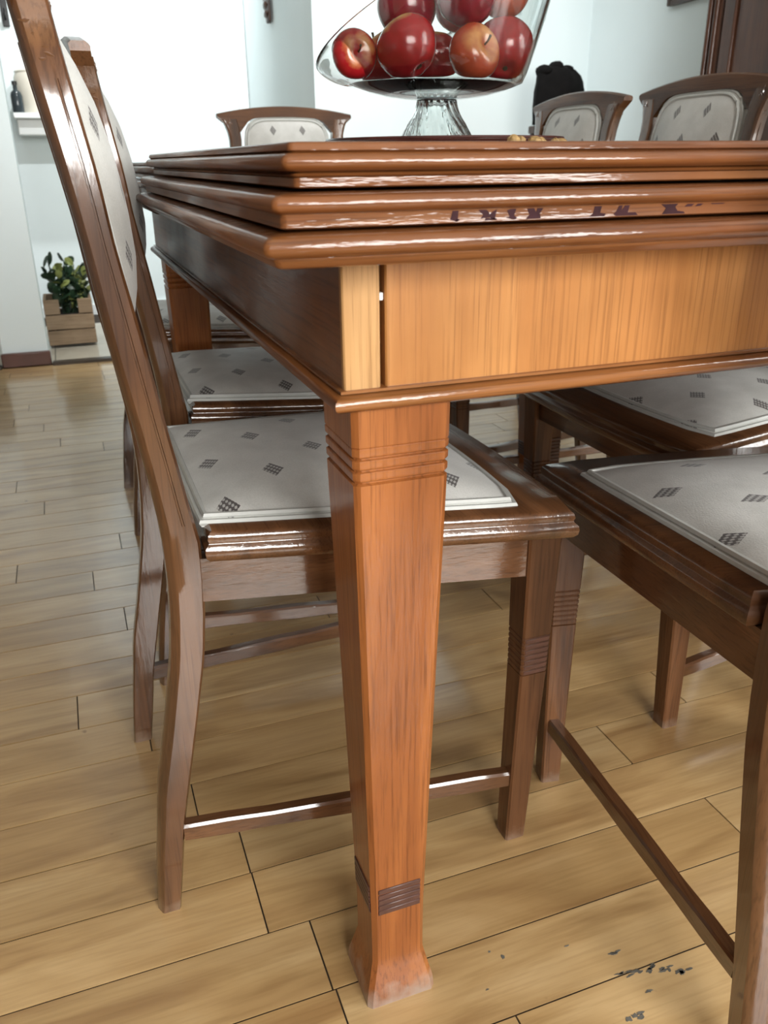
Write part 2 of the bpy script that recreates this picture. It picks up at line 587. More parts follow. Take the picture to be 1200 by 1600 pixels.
mb.box((X_R + 0.05, (RY0 + RY1) / 2, (RZ1 + Z_C) / 2), (0.1, RY1 - RY0, Z_C - RZ1))
struct(mb.build('wall_right', WALL, smooth=False), 'pale blue-grey wall on the right beside the cabinet')
w2 = struct(MB().box((X_R + 0.03, (RY0 + RY1) / 2, RZ0 - 0.01), (0.2, RY1 - RY0 + 0.1, 0.03), 0.004).build('window_2', TRIMW))
mb = MB()
for y in (RY0 + 0.03, (RY0 + RY1) / 2, RY1 - 0.03):
    mb.box((X_R + 0.04, y, (RZ0 + RZ1) / 2), (0.05, 0.06, RZ1 - RZ0), 0.004)
for z in (RZ0 + 0.03, RZ1 - 0.03):
    mb.box((X_R + 0.04, (RY0 + RY1) / 2, z), (0.05, RY1 - RY0, 0.06), 0.004)
mb.build('window_frame', TRIMW, w2)
struct(MB().box(((X_L + X_N) / 2, Y_B + 0.05, Z_C / 2), (X_N - X_L, 0.1, Z_C)).build('wall_kitchen', WALL, smooth=False))
struct(MB().box(((X_N + X_R) / 2, (Y_N + Y_B) / 2 + 0.05, Z_C / 2), (X_R - X_N, Y_B - Y_N + 0.1, Z_C)).build('wall_back', WALL, smooth=False),
       'white projecting wall block behind the table')
# wall behind the photographer with the big window
WX0, WX1, WZ0, WZ1 = -0.30, 1.30, 0.69, 1.89
mb = MB()
mb.box(((X_L + WX0) / 2, Y_F - 0.05, Z_C / 2), (WX0 - X_L, 0.1, Z_C))
mb.box(((X_R + WX1) / 2, Y_F - 0.05, Z_C / 2), (X_R - WX1, 0.1, Z_C))
mb.box(((WX0 + WX1) / 2, Y_F - 0.05, WZ0 / 2), (WX1 - WX0, 0.1, WZ0))
mb.box(((WX0 + WX1) / 2, Y_F - 0.05, (Z_C + WZ1) / 2), (WX1 - WX0, 0.1, Z_C - WZ1))
struct(mb.build('wall_front', WALLD, smooth=False))
wf = struct(MB().box(((WX0 + WX1) / 2, Y_F - 0.03, WZ0 - 0.01), (WX1 - WX0 + 0.1, 0.2, 0.03), 0.004).build('window_1', TRIMW))
mb = MB()
for x in (WX0 + 0.03, 0.50, WX1 - 0.03):
    mb.box((x, Y_F - 0.04, (WZ0 + WZ1) / 2), (0.06, 0.05, WZ1 - WZ0), 0.004)
for z in (WZ0 + 0.03, WZ1 - 0.03):
    mb.box(((WX0 + WX1) / 2, Y_F - 0.04, z), (WX1 - WX0, 0.05, 0.06), 0.004)
mb.build('window_frame', TRIMW, wf)

# short wall end (pier) between the two openings on the left
pier = struct(MB().box((-0.205, 3.69, Z_C / 2), (0.17, 0.16, Z_C)).build('wall_pier', WALL, smooth=False),
              'white wall end standing left of the chairs with brown baseboard')
struct(MB().box((-0.205, 3.6, 0.0275), (0.185, 0.03, 0.055), 0.004).build('baseboard_pier', BASEB))
struct(MB().box(((-0.11 + X_N) / 2, Y_T + 0.01, 0.002), (X_N + 0.11, 0.05, 0.02), 0.004).build('trim_1', THRESH), 'dark threshold strip')
struct(MB().box(((-0.30 + X_L) / 2, Y_T + 0.01, 0.002), (X_L * -1 - 0.30, 0.05, 0.02), 0.004).build('trim_2', THRESH), 'dark threshold strip')
struct(MB().box((X_N - 0.03, Y_B - 0.012, Z_C / 2), (0.055, 0.024, Z_C), 0.004).build('trim_3', TRIMW), 'narrow white upright trim at the corner of the kitchen wall')
struct(MB().box(((X_N + X_R) / 2, Y_N - 0.008, 0.035), (X_R - X_N, 0.016, 0.07), 0.004).build('baseboard_back', BASEB))
struct(MB().box((X_R - 0.008, (Y_F + Y_N) / 2, 0.035), (0.016, Y_N - Y_F - 0.04, 0.07), 0.004).build('baseboard_right', BASEB))
struct(MB().box(((X_L + X_N) / 2, Y_B - 0.008, 0.03), (X_N - X_L - 0.1, 0.016, 0.06), 0.004).build('baseboard_kitchen', TRIMW))

# floor planks: rows along X, 86.6 mm wide; joints measured from the photograph where they show
ROW = 0.0866
ROW0 = 0.464
JOINT = {0: 0.146, 1: 0.663, 2: 0.0985, 3: 0.6175, 4: 0.055, 5: 0.32, 6: 0.014, 7: 0.44, 8: -0.21, 9: 0.35, 10: 0.008, 11: 0.26, 12: -0.0395}
plank_cache = {}


def plank_mesh(L):
    k = round(L, 2)
    if k not in plank_cache:
        plank_cache[k] = MB().box((0, 0, -0.006), (k - 0.0018, ROW - 0.0022, 0.012)).mesh('floor_plank', FLOORM, smooth=False)
    return plank_cache[k]


planks = []
row_lo = int(math.floor((Y_F - ROW0) / ROW))
row_hi = int(math.ceil((Y_T - ROW0) / ROW))
rest = MB()
for r in range(row_lo, row_hi):
    y0 = ROW0 + r * ROW
    yc = y0 + ROW / 2
    if yc > Y_T - 0.03 or yc < Y_F + 0.02:
        continue
    rnd = random.Random(r * 31 + 5)
    j = JOINT.get(r, rnd.uniform(-0.3, 0.5))
    xs = [j]
    x = j
    while x < X_R:
        x += rnd.choice([0.58, 0.64, 0.72, 0.86])
        xs.append(x)
    x = j
    while x > X_L:
        x -= rnd.choice([0.52, 0.6, 0.7, 0.86])
        xs.insert(0, x)
    for a, b in zip(xs[:-1], xs[1:]):
        a2, b2 = max(a, X_L), min(b, X_R)
        if b2 - a2 < 0.05:
            continue
        in_view = yc > 0.28 and b2 > -0.12 - 0.55 * (yc / 3.5) - 0.25 and a2 < 0.72 * yc + 0.55
        if in_view:
            planks.append(((a2 + b2) / 2, yc, b2 - a2))
        else:
            rest.box(((a2 + b2) / 2, yc, -0.006), (b2 - a2 - 0.0014, ROW - 0.0016, 0.012))
for x, y, L in planks:
    link('floor_plank', plank_mesh(L), fl, (x, y, 0.0))
ro = rest.build('floor_planking', FLOORM, fl, smooth=False)
ro['kind'] = 'stuff'
# pale tiles beyond the threshold
tile_me = MB().box((0, 0, -0.005), (0.297, 0.297, 0.012), 0.001).mesh('floor_tile', TILE, smooth=False)
for i in range(11):
    for k in range(4):
        x, y = X_L + 0.15 + i * 0.3, Y_T + 0.18 + k * 0.3
        if x + 0.15 < X_N and y + 0.14 < Y_B:
            link('floor_tile', tile_me, fl, (x, y, 0.0))


def blot(cx, cy, rx, ry, seed, n=13):
    rnd = random.Random(seed)
    return [(cx + rx * cos(2 * pi * k / n) * rnd.uniform(0.45, 1.1), cy + ry * sin(2 * pi * k / n) * rnd.uniform(0.45, 1.1)) for k in range(n)]


for i, (x, y, rx, ry) in enumerate([(0.425, 0.487, 0.010, 0.004), (0.432, 0.463, 0.012, 0.004), (0.447, 0.459, 0.010, 0.006), (0.463, 0.455, 0.011, 0.005),
                                    (0.480, 0.448, 0.011, 0.006), (0.432, 0.440, 0.006, 0.002), (0.405, 0.421, 0.012, 0.006), (0.384, 0.512, 0.004, 0.002),
                                    (0.306, 0.534, 0.003, 0.002), (0.316, 0.524, 0.005, 0.003), (0.285, 0.497, 0.003, 0.002), (0.418, 0.465, 0.008, 0.003)]):
    rk = random.Random(i)
    for q in range(4 if rx > 0.007 else 1):
        k = 0.55 if rx > 0.007 else 1.0
        bx, by = x + rk.uniform(-rx, rx) * 0.7 * (k < 1), y + rk.uniform(-ry, ry) * 0.7 * (k < 1)
        MB().prism(blot(bx, by, rx * k * rk.uniform(.5, 1), ry * k * rk.uniform(.4, 1), i * 9 + q), 0.0, 0.0003).build('floor_scuff', SCUFF, fl, smooth=False)


# ------------------------------------------------------------------ the dining table
tb = tag(empty('dining_table', (0.585, 1.1, 0)), 'large antique oak dining table with stacked moulded top and tapering square legs', 'table')
TO = Vector((-0.585, -1.1, 0))     # parts are modelled in room coordinates and shifted to the table's own origin
AX0, AX1, AY0, AY1 = 0.160, 1.010, 0.512, 1.66


def tpart(mb, name, mats, parent=tb, **kw):
    bmesh.ops.translate(mb.bm, vec=TO, verts=mb.bm.verts)
    return mb.build(name, mats, parent, **kw)


def top_layer(name, prof, y_near, y_far, near_fixed=False, far_fixed=True, inset=0.0):
    """a slab whose edge follows prof = [(overhang, z)], squared off where it meets the other half"""
    mb = MB()
    rings = []
    for o, z in prof:
        o -= inset
        x0, x1 = AX0 - o, AX1 + o
        y0 = y_near if near_fixed else y_near - o
        y1 = y_far if far_fixed else y_far + o
        c = 0.0035
        ring = []
        for (x, y, sx, sy) in ((x0, y0, 1, 1), (x1, y0, -1, 1), (x1, y1, -1, -1), (x0, y1, 1, -1)):
            a = (x + sx * c, y)
            b = (x + sx * c * 0.3, y + sy * c * 0.3)
            d = (x, y + sy * c)
            pts = (d, b, a) if (sx, sy) in ((1, 1), (-1, -1)) else (a, b, d)
            ring += [(p[0], p[1], z) for p in pts]
        rings.append(ring)
    mb.loft(rings)
    return tpart(mb, name, [TW['X'], TW['Y']], axis_mats=True, ang=50)


def rounded(o_in, o_out, z0, z1, n=6):
    """half-round between two heights"""
    return [(lerp(o_in, o_out, sin(pi * k / n)), lerp(z0, z1, (1 - cos(pi * k / n)) / 2)) for k in range(n + 1)]


TOP = [(0.0, 0.7362), (0.0355, 0.7362), (0.0365, 0.7370), (0.0365, 0.7415)] + rounded(0.0355, 0.0385, 0.7418, 0.7442, 4) + \
      [(0.0360, 0.7448)] + rounded(0.0385, 0.0452, 0.7448, 0.7545, 8) + [(0.0405, 0.7556), (0.0400, 0.7585), (0.0385, 0.7597), (0.030, 0.7600)]
MID = [(0.0, 0.7155), (0.0465, 0.7155), (0.0480, 0.7164), (0.0478, 0.7225)] + rounded(0.0480, 0.0538, 0.7235, 0.7335, 8) + [(0.040, 0.7342), (0.0, 0.7342)]
LOW = [(0.0, 0.6950), (0.0500, 0.6950), (0.0525, 0.6962), (0.0535, 0.6990), (0.0548, 0.7005)] + rounded(0.0548, 0.0612, 0.7010, 0.7130, 8) + [(0.050, 0.7138), (0.0, 0.7138)]
near_end = AY0
leafs = [top_layer('top_panel', TOP, AY0, 1.200), top_layer('draw_leaf', MID, AY0, 1.210), top_layer('under_moulding', LOW, AY0, 1.222)]
SH = 0.009
far = [[(o, z - SH) for o, z in P] for P in (TOP, MID, LOW)]
for nm, P in zip(('top_panel', 'draw_leaf', 'under_moulding'), far):
    top_layer(nm, P, 1.214, 1.70, near_fixed=True, far_fixed=False, inset=0.014)

# frieze: side rails, pale corner blocks, drawer, end rail
zt, zb = 0.6955, 0.6085
for x in (AX0 + 0.011, AX1 - 0.011):
    tpart(MB().box((x, (AY0 + AY1) / 2 + 0.0005, (zt + zb) / 2), (0.022, AY1 - AY0 - 0.005, zt - zb), 0.0008), 'side_rail', TW['Y'])
tpart(MB().box(((AX0 + AX1) / 2, AY1 - 0.012, (zt + zb) / 2), (AX1 - AX0 - 0.046, 0.022, zt - zb), 0.0008), 'end_rail', TW['X'])
for x0, x1 in ((AX0, 0.1858), (0.984, AX1)):
    tpart(MB().box(((x0 + x1) / 2, AY0 + 0.012, (zt + zb) / 2), (x1 - x0, 0.026, zt - zb), 0.0012), 'corner_block', TB)
drw = tpart(MB().box(((0.1895 + 0.980) / 2, AY0 + 0.0105, (zt + zb) / 2), (0.980 - 0.1895, 0.022, zt - zb - 0.001), 0.0012), 'drawer', TD)
tpart(MB().box((0.18765, AY0 + 0.004, 0.6690), (0.0030, 0.004, 0.0050), 0.0005), 'gap_block', MATW)  # small white block in the gap beside the drawer
drw['label'] = 'wide honey-coloured drawer front with vertical grain'
# rounded moulding under the frieze, all the way round
mb = MB()
prof = [(-0.020, 0.5945), (0.000, 0.5945)] + [(0.0005 + 0.0085 * sin(pi * k / 8), lerp(0.5950, 0.6075, (1 - cos(pi * k / 8)) / 2)) for k in range(9)] + [(0.003, 0.6080), (0.003, 0.6098), (-0.001, 0.6105), (-0.020, 0.6105)]
rings = []
for o, z in prof:
    x0, x1, y0, y1 = AX0 - o, AX1 + o, AY0 - o, AY1 + o
    rings.append([(x0, y0, z), (x1, y0, z), (x1, y1, z), (x0, y1, z)])
mb.loft(rings, loop=True)
tpart(mb, 'frieze_moulding', [TW['X'], TW['Y']], axis_mats=True, ang=50)


def table_leg(cx, cy):
    """square tapering leg with two reeded bands and a splayed worn foot"""
    def half(z):
        return interp([(0.0, 0.0345), (0.012, 0.0338), (0.028, 0.0300), (0.048, 0.0258), (0.075, 0.0256), (0.11, 0.0260), (0.56, 0.0368), (0.60, 0.0372)], z)[0]
    zs = [0.0, 0.006, 0.014, 0.022, 0.030, 0.038, 0.048, 0.06, 0.09, 0.1090]
    b0, b1 = 0.1100, 0.1420
    zs2 = []
    for k in range(5):
        z = lerp(b0, b1, k / 5)
        w = (b1 - b0) / 5
        zs2 += [(z + 0.0001, 0.0013), (z + w * 0.25, 0.0), (z + w * 0.75, 0.0), (z + w * 0.97, 0.0013)]
    seq = [(z, 0.0) for z in zs] + [(0.1425, 0.0)] + [(z, 0.0) for z in (0.2, 0.3, 0.4, 0.48, 0.5385)]
    b0, b1 = 0.5395, 0.5665
    for k in range(3):
        z = lerp(b0, b1, k / 3)
        w = (b1 - b0) / 3
        seq += [(z + 0.0002, 0.0020), (z + w * 0.16, 0.0018), (z + w * 0.26, 0.0004), (z + w * 0.38, 0.0), (z + w * 0.88, 0.0), (z + w * 0.96, 0.0006)]
    seq += [(0.5672, 0.0), (0.585, 0.0), (0.598, 0.0)]
    rings = []
    for z, ins in seq:
        h = half(z) - ins
        c = 0.0042
        ring = []
        for sx, sy in ((-1, -1), (1, -1), (1, 1), (-1, 1)):
            a, b = (cx + sx * (h - c), cy + sy * h), (cx + sx * h, cy + sy * (h - c))
            pts = (b, a) if sx * sy > 0 else (a, b)
            ring += [(p[0], p[1], z) for p in pts]
        rings.append(ring)
    mb = MB()
    mb.loft(rings)
    leg = tpart(mb, 'leg', TLEG, ang=28)
    # dark-stained reeded panels at the foot of the shaft, proud of each face
    d = 0.0255
    for (dx, dy) in ((0, -1), (-1, 0), (1, 0), (0, 1)):
        pm = MB()
        hb = half(0.126) - 0.0004
        pm.box((cx + dx * hb, cy + dy * hb, 0.126), (0.041, 0.0012, 0.0322) if dy else (0.0012, 0.041, 0.0322))
        for k in range(5):
            z = 0.1100 + 0.0064 * (k + 0.5)
            h = half(z) + 0.0003
            s = (0.041, 0.0018, 0.0052) if dy else (0.0018, 0.041, 0.0052)
            pm.box((cx + dx * h, cy + dy * h, z), s, 0.0006)
        p = tpart(pm, 'reeded_band', CDARK, leg)


for cx, cy in ((0.2035, 0.552), (0.967, 0.552), (0.2035, 1.62), (0.967, 1.62)):
    table_leg(cx, cy)

# ink-dark stains on the edge of the draw leaf
ST = [  # x along the edge (photo columns turned into metres), strokes as polygons in (x, z)
    (703, [(0, .2), (10, 0), (12, 0), (13, 1), (4, 1), (2, .5)]), (712, [(0, 0), (6, .1), (5, .25), (1, .2)]),
    (745, [(2, 1), (10, .55), (6, .2), (20, .3), (28, .0), (30, .8), (31, 1), (24, .8), (20, .55), (17, .9), (14, 1)]), (757, [(0, 0), (20, .05), (18, .2), (2, .25)]),
    (790, [(2, .9), (6, .3), (0, .2), (14, 0), (18, .15), (13, .4), (16, 1), (8, 1)]),
    (821, [(2, 1), (6, .4), (0, .0), (24, .05), (22, .5), (27, 1), (18, 1), (16, .6), (13, 1)]),
    (920, [(8, 1), (6, .3), (0, .0), (24, .0), (26, .25), (17, .35), (19, 1)]), (958, [(8, 1), (4, .45), (0, .2), (4, 0), (38, 0), (34, .3), (22, .3), (24, 1), (17, 1), (12, .5), (13, 1)]),
    (1031, [(0, 1), (8, .6), (4, .15), (2, 0), (38, 0), (36, .2), (26, .3), (22, .7), (26, 1)]), (1068, [(4, .95), (0, .7), (10, .7), (14, .95)]), (1084, [(4, .95), (0, .7), (8, .72), (12, .95)]),
    (1108, [(0, .95), (2, .86), (18, .86), (22, .95)])]


def edge_x(px):
    """photo column on the front edge of the draw leaf -> metres along the edge (plane y = 0.4641)"""
    d = _ray(px, 338)
    r = Vector((_dx.dot(d), _dy.dot(d)))
    return r.x / r.y * 0.4641


for px, poly in ST:
    pts = [(edge_x(px + a), 0.7168 + 0.0060 * c) for a, c in poly]
    mb = MB()
    mb.loft([[(x, 0.4644, z) for x, z in pts], [(x, 0.46385, z) for x, z in pts]])
    tpart(mb, 'ink_stain', INK, smooth=False)


# ------------------------------------------------------------------ the dining chairs
POST = [  # z, rear edge x, front edge x of the sabre-shaped rear posts
    (0.0, -0.007, 0.017), (0.063, -0.001, 0.026), (0.109, 0.005, 0.032), (0.16, 0.011, 0.042), (0.222, 0.024, 0.0545), (0.26, 0.031, 0.062),
    (0.311, 0.040, 0.0715), (0.36, 0.0445, 0.0765), (0.40, 0.0460, 0.0785), (0.438, 0.0450, 0.0785), (0.446, 0.0445, 0.0770), (0.452, 0.044, 0.0745), (0.49, 0.040, 0.0690),
    (0.543, 0.033, 0.0605), (0.61, 0.0225, 0.0510), (0.69, 0.0135, 0.0380), (0.741, 0.0055, 0.0325), (0.774, 0.0, 0.0270), (0.82, -0.008, 0.0195), (0.870, -0.0155, 0.0115), (0.89, -0.019, 0.008)]


def post_y(z):
    return interp([(0, 0.166), (0.40, 0.168), (0.70, 0.168), (0.808, 0.168), (0.83, 0.1715), (0.85, 0.179), (0.862, 0.186), (0.89, 0.19)], z)[0]


def seat_z(x):
    return 0.4440 - 0.050 * (x - 0.07)


def seat_outline(ins_r, ins_s, ins_f, n=10):
    """trapezoid seat, wider and gently bowed in front; insets at rear, sides and front"""
    pts = []
    xr, xf = 0.062 + ins_r, 0.452 - ins_f
    hw = lambda x: lerp(0.176, 0.222, (x - 0.06) / 0.39) - ins_s
    bow = 0.010
    for k in range(n + 1):                       # front edge, right to left
        t = k / n * 2 - 1
        pts.append((xf + bow * (1 - t * t) - (0.006 if abs(t) > 0.99 else 0), t * (hw(xf) - (0.001 if abs(t) > 0.99 else 0))))
    for k in range(1, n):
        x = lerp(xf, xr, k / n)
        pts.append((x, hw(x)))
    for k in range(n + 1):
        t = 1 - k / n * 2
        pts.append((xr, t * hw(xr)))
    for k in range(1, n):
        x = lerp(xr, xf, k / n)
        pts.append((x, -hw(x)))
    return pts


def make_chair():
    root = empty('dining_chair')
    # rear posts (leg and back stile in one piece of wood)
    for s in (-1, 1):
        rings = []
        for i in range(47):
            z = 0.862 * i / 46
            if abs(z - 0.4445) < 0.011:
                z = 0.4445 + (z - 0.4445)
            xo, xi = interp(POST, z)
            yo = post_y(z)
            yi = yo - interp([(0, 0.024), (0.3, 0.029), (0.45, 0.031), (0.75, 0.028), (0.83, 0.034), (0.89, 0.05)], z)[0]
            g = 0.0022 * min(1.0, max(0.0, (z - 0.448) / 0.02)) * (1.0 if z < 0.795 else max(0.0, 1 - (z - 0.795) / 0.01))
            w = xi - xo
            prof = [(0.0, yi + 0.003), (0.0, yo - 0.010), (0.16, yo - 0.0015), (0.24, yo), (0.60, yo), (0.62, yo - g), (0.67, yo - g), (0.69, yo - g * 0.15),
                    (0.90, yo - g * 0.3), (0.985, yo - 0.0035), (1.0, yo - 0.008), (1.0, yi + 0.003), (0.93, yi), (0.07, yi)]
            rings.append([(xo + w * u, s * v, z) for u, v in prof])
        MB().loft(rings).build('rear_post', CW['Z'], root, ang=30)
    # crest rail, arched, with flared ears
    rings = []
    for k in range(33):
        t = k / 32 * 2 - 1
        y = t * 0.198
        ztop = 0.896 - 0.020 * abs(t) ** 2.0
        at = abs(y)
        if at < 0.128:
            q = max(0.0, (at - 0.082) / 0.046)
            zbot = 0.868 - 0.006 * (at / 0.128) ** 2 - 0.036 * (1 - sqrt(max(0.0, 1 - q * q)))
        else:
            zbot = lerp(0.826, 0.866, ((at - 0.128) / 0.070) ** 1.5)
        zm = 0.87
        xo, xi = interp(POST, zm)
        th = 0.013 - 0.002 * abs(t)
        ring = []
        for z, dx in ((zbot, -th), (zbot, th), (lerp(zbot, ztop, 0.5), th + 0.001), (ztop - 0.003, th), (ztop, th - 0.004), (ztop, -th + 0.004), (ztop - 0.003, -th)):
            xa, xb = interp(POST, min(z, 0.89))
            ring.append(((xa + xb) / 2 + dx, y, z))
        rings.append(ring)
    cr = MB().loft(rings).build('crest_rail', CCREST, root, ang=35)
    # small carved leaf ornaments on both ears, front and outer side
    for s in (-1, 1):
        mb = MB()
        for k in range(5):
            a = radians(-55 + 27 * k)
            z0, y0 = 0.845, s * 0.165
            L = 0.016 if k != 2 else 0.022
            xm = sum(interp(POST, z0 + 0.01)) / 2 + 0.0120
            mb.tube([(xm - 0.001, y0, z0 - 0.008), (xm + 0.0005, y0 + s * sin(a) * L * 0.5, z0 + cos(a) * L * 0.5), (xm - 0.003, y0 + s * sin(a) * L, z0 + cos(a) * L)], [0.001, 0.0030, 0.001], 6)
        rk = random.Random(3)
        for k in range(9):
            z = 0.818 + 0.0038 * k
            xo, xi = interp(POST, z)
            w = xi - xo
            u = 0.14 + 0.045 * rk.randint(0, 7)
            y = post_y(z) - 0.0011
            mb.tube([(xo + w * u, s * y, z + rk.uniform(-.002, .002)), (xo + w * (u + 0.17), s * (y + 0.0004), z + rk.uniform(-.001, .003)), (xo + w * (u + 0.36), s * y, z + rk.uniform(-.003, .001))], [0.0006, 0.0016, 0.0006], 6)
        mb.build('carved_ornament', CW['Z'], cr)
    # lower back rail
    rings = []
    for k in range(13):
        y = lerp(-0.142, 0.142, k / 12)
        ring = []
        for z, dx in ((0.572, -0.009), (0.572, 0.009), (0.604, 0.009), (0.604, -0.009)):
            xa, xb = interp(POST, z)
            ring.append(((xa + xb) / 2 + dx, y, z))
        rings.append(ring)
    MB().loft(rings).build('back_rail', CW['Y'], root, ang=30)

    # upholstered back panel with welt
    def panel_pt(a, s):
        hw, zc, hh = 0.1265, 0.7345, 0.1335
        c, d = cos(a), sin(a)
        n = 5.0
        r = (abs(c) ** n + abs(d) ** n) ** (-1 / n)
        return s * hw * c * r, zc + s * hh * d * r
    N = 48
    rings = []
    for s, b in ((0.0, 0), (0.25, 1), (0.5, 2), (0.7, 3), (0.85, 4), (0.94, 5), (0.985, 6), (1.0, 7)):
        ring = []
        for k in range(N):
            y, z = panel_pt(2 * pi * k / N, max(s, 0.01))
            xa, xb = interp(POST, z)
            dome = 0.031 * (1 - s ** 2.6)
            ring.append(((xa + xb) / 2 + 0.0065 + dome, y, z))
        rings.append(ring)
    for s, dx in ((1.0, 0.000), (0.98, -0.004), (0.8, -0.006), (0.01, -0.007)):
        ring = []
        for k in range(N):
            y, z = panel_pt(2 * pi * k / N, s)
            xa, xb = interp(POST, z)
            ring.append(((xa + xb) / 2 + dx, y, z))
        rings.append(ring)
    bp = MB().loft(rings).build('back_panel', FAB_BACK, root, ang=60)
    mb = MB()
    for s, dx in ((0.985, 0.0080), (0.940, 0.0125)):
        pts = []
        for k in range(64):
            y, z = panel_pt(2 * pi * k / 64, s)
            xa, xb = interp(POST, z)
            pts.append(((xa + xb) / 2 + dx, y, z))
        mb.tube(pts, 0.0030, 6, loop=True)
    mb.build('piping', PIPING, bp)

    # seat frame with bullnose edge
    rings = []
    for ins, dz in ((0.012, -0.030), (0.004, -0.029), (0.0008, -0.025), (0.0, -0.020), (0.0008, -0.0155), (0.004, -0.0125), (0.0045, -0.0105), (0.0035, -0.0075), (0.0048, -0.003), (0.0085, 0.0)):
        rings.append([(x, y, seat_z(x) + dz) for x, y in seat_outline(0.018 + ins, ins, ins)])
    MB().loft(rings).build('seat_frame', CW['Y'], root, ang=40)
    # padded seat
    o1 = seat_outline(0.020, 0.027, 0.056)
    cx, cy = 0.235, 0.0
    rings = []
    for s, h in ((1.0, -0.004), (1.0, 0.0005), (0.985, 0.003), (0.95, 0.0060), (0.88, 0.0110), (0.75, 0.0175), (0.55, 0.0230), (0.3, 0.0260), (0.05, 0.0268)):
        rings.append([(lerp(cx, x, s), lerp(cy, y, s), seat_z(lerp(cx, x, s)) + h) for x, y in o1])
    sp = MB().loft(rings).build('seat_pad', FAB_SEAT, root, ang=60)
    mb = MB()
    for s, h in ((0.998, 0.0005), (0.968, 0.0050)):
        mb.tube([(lerp(cx, x, s), lerp(cy, y, s), seat_z(lerp(cx, x, s)) + h) for x, y in o1], 0.0032, 6, loop=True)
    mb.build('piping', PIPING, sp)
    # side rails, front and rear rail
    for s in (-1, 1):
        x0, x1 = 0.068, 0.402
        rings = []
        for x in (x0, x1):
            y = lerp(0.166, 0.2045, (x - x0) / (x1 - x0)) * s
            zt_, zb_ = seat_z(x) - 0.029, seat_z(x) - 0.0735
            rings.append([(x, y, zb_), (x, y - s * 0.018, zb_), (x, y - s * 0.018, zt_), (x, y, zt_)])
        MB().loft(rings).build('side_rail', CW['X'], root, ang=30)
    MB().box((0.417, 0, seat_z(0.417) - 0.051), (0.018, 0.352, 0.044), 0.001).build('front_rail', CW['Y'], root)
    MB().box((0.075, 0, seat_z(0.075) - 0.0535), (0.018, 0.290, 0.046), 0.001).build('rear_rail', CW['Y'], root)
    # front legs
    for s in (-1, 1):
        rings = []
        seq = [(0.0, 0), (0.1, 0), (0.2325, 0)]
        for k in range(7):
            z = 0.233 + k * 0.0066
            seq += [(z, 0.0010), (z + 0.0016, 0), (z + 0.0050, 0), (z + 0.0065, 0.0010)]
        seq += [(0.2805, 0), (0.36, 0), (0.397, 0)]
        for z, ins in seq:
            w = interp([(0, 0.0250), (0.23, 0.0325), (0.40, 0.0385)], z)[0]
            yo = interp([(0, 0.2050), (0.4, 0.2085)], z)[0]
            xo = interp([(0, 0.4180), (0.23, 0.4300), (0.4, 0.4360)], z)[0]
            x0, x1 = xo - w + ins, xo - ins
            y0, y1 = yo - w + ins, yo - ins
            c = 0.0022
            ring = [(x0 + c, y0), (x1 - c, y0), (x1, y0 + c), (x1, y1 - c), (x1 - c, y1), (x0 + c, y1), (x0, y1 - c), (x0, y0 + c)]
            rings.append([(x, s * y, z) for x, y in ring])
        lg = MB().loft(rings).build('front_leg', CLEG, root, ang=28)
        pm = MB()
        for k in range(7):
            z = 0.2330 + 0.0066 * (k + 0.5)
            w = interp([(0, 0.0250), (0.23, 0.0325), (0.40, 0.0385)], z)[0]
            yo = interp([(0, 0.2050), (0.4, 0.2085)], z)[0]
            xo = interp([(0, 0.4180), (0.23, 0.4300), (0.4, 0.4360)], z)[0]
            pm.box((xo - w / 2, s * yo, z), (w - 0.006, 0.0012, 0.0046), 0.0004)
            pm.box((xo, s * (yo - w / 2), z), (0.0012, w - 0.006, 0.0046), 0.0004)
        pm.build('reeded_band', CDARK, lg)
    # side stretchers
    for s in (-1, 1):
        x0, x1 = 0.030, 0.400
        rings = []
        for k in range(9):
            t = k / 8
            x = lerp(x0, x1, t)
            y = lerp(0.158, 0.1945, t) * s
            zc = lerp(0.1005, 0.088, t)
            hz = 0.0105 + 0.0008 * sin(k * 2.1)
            ring = []
            for dy, dz in ((-0.0075, -hz + .002), (-0.0055, -hz), (0.0055, -hz), (0.0075, -hz + .002), (0.0075, hz - .003), (0.0055, hz), (-0.0055, hz), (-0.0075, hz - .003)):
                ring.append((x, y + dy, zc + dz))
            rings.append(ring)
        MB().loft(rings).build('stretcher', CW['X'], root, ang=30)
    return root


G_CH = 'upholstered oak dining chairs round the table'
chair0 = make_chair()
CHAIRS = [
    (0.000, 0.8670, 0.0, 'oak dining chair nearest on the left, its tall post crossing the whole picture'),
    (0.050, 1.3020, 0.0, 'second oak dining chair on the left, seat showing behind the nearest seat'),
    (0.062, 1.8970, 0.0, 'third oak dining chair on the left, mostly hidden behind the first two'),
    (0.610, 0.3100, pi / 2 - radians(11), 'dark oak dining chair cut off at the right edge, with a long side stretcher'),
    (1.120, 0.9750, pi, 'oak dining chair under the right side of the table, only seat and legs showing'),
    (1.205, 1.4600, pi, 'oak dining chair with tall upholstered back in front of the brown cabinet'),
    (1.205, 1.9100, pi, 'oak dining chair whose back stands before the black carving'),
    (0.655, 2.5900, -pi / 2, 'oak dining chair at the far head of the table, back seen square on'),
]
for i, (x, y, rz, lab) in enumerate(CHAIRS):
    c = chair0 if i == 0 else copy_tree(chair0)
    c.location = (x, y, 0)
    c.rotation_euler = (0, 0, rz)
    tag(c, lab, 'chair', G_CH)

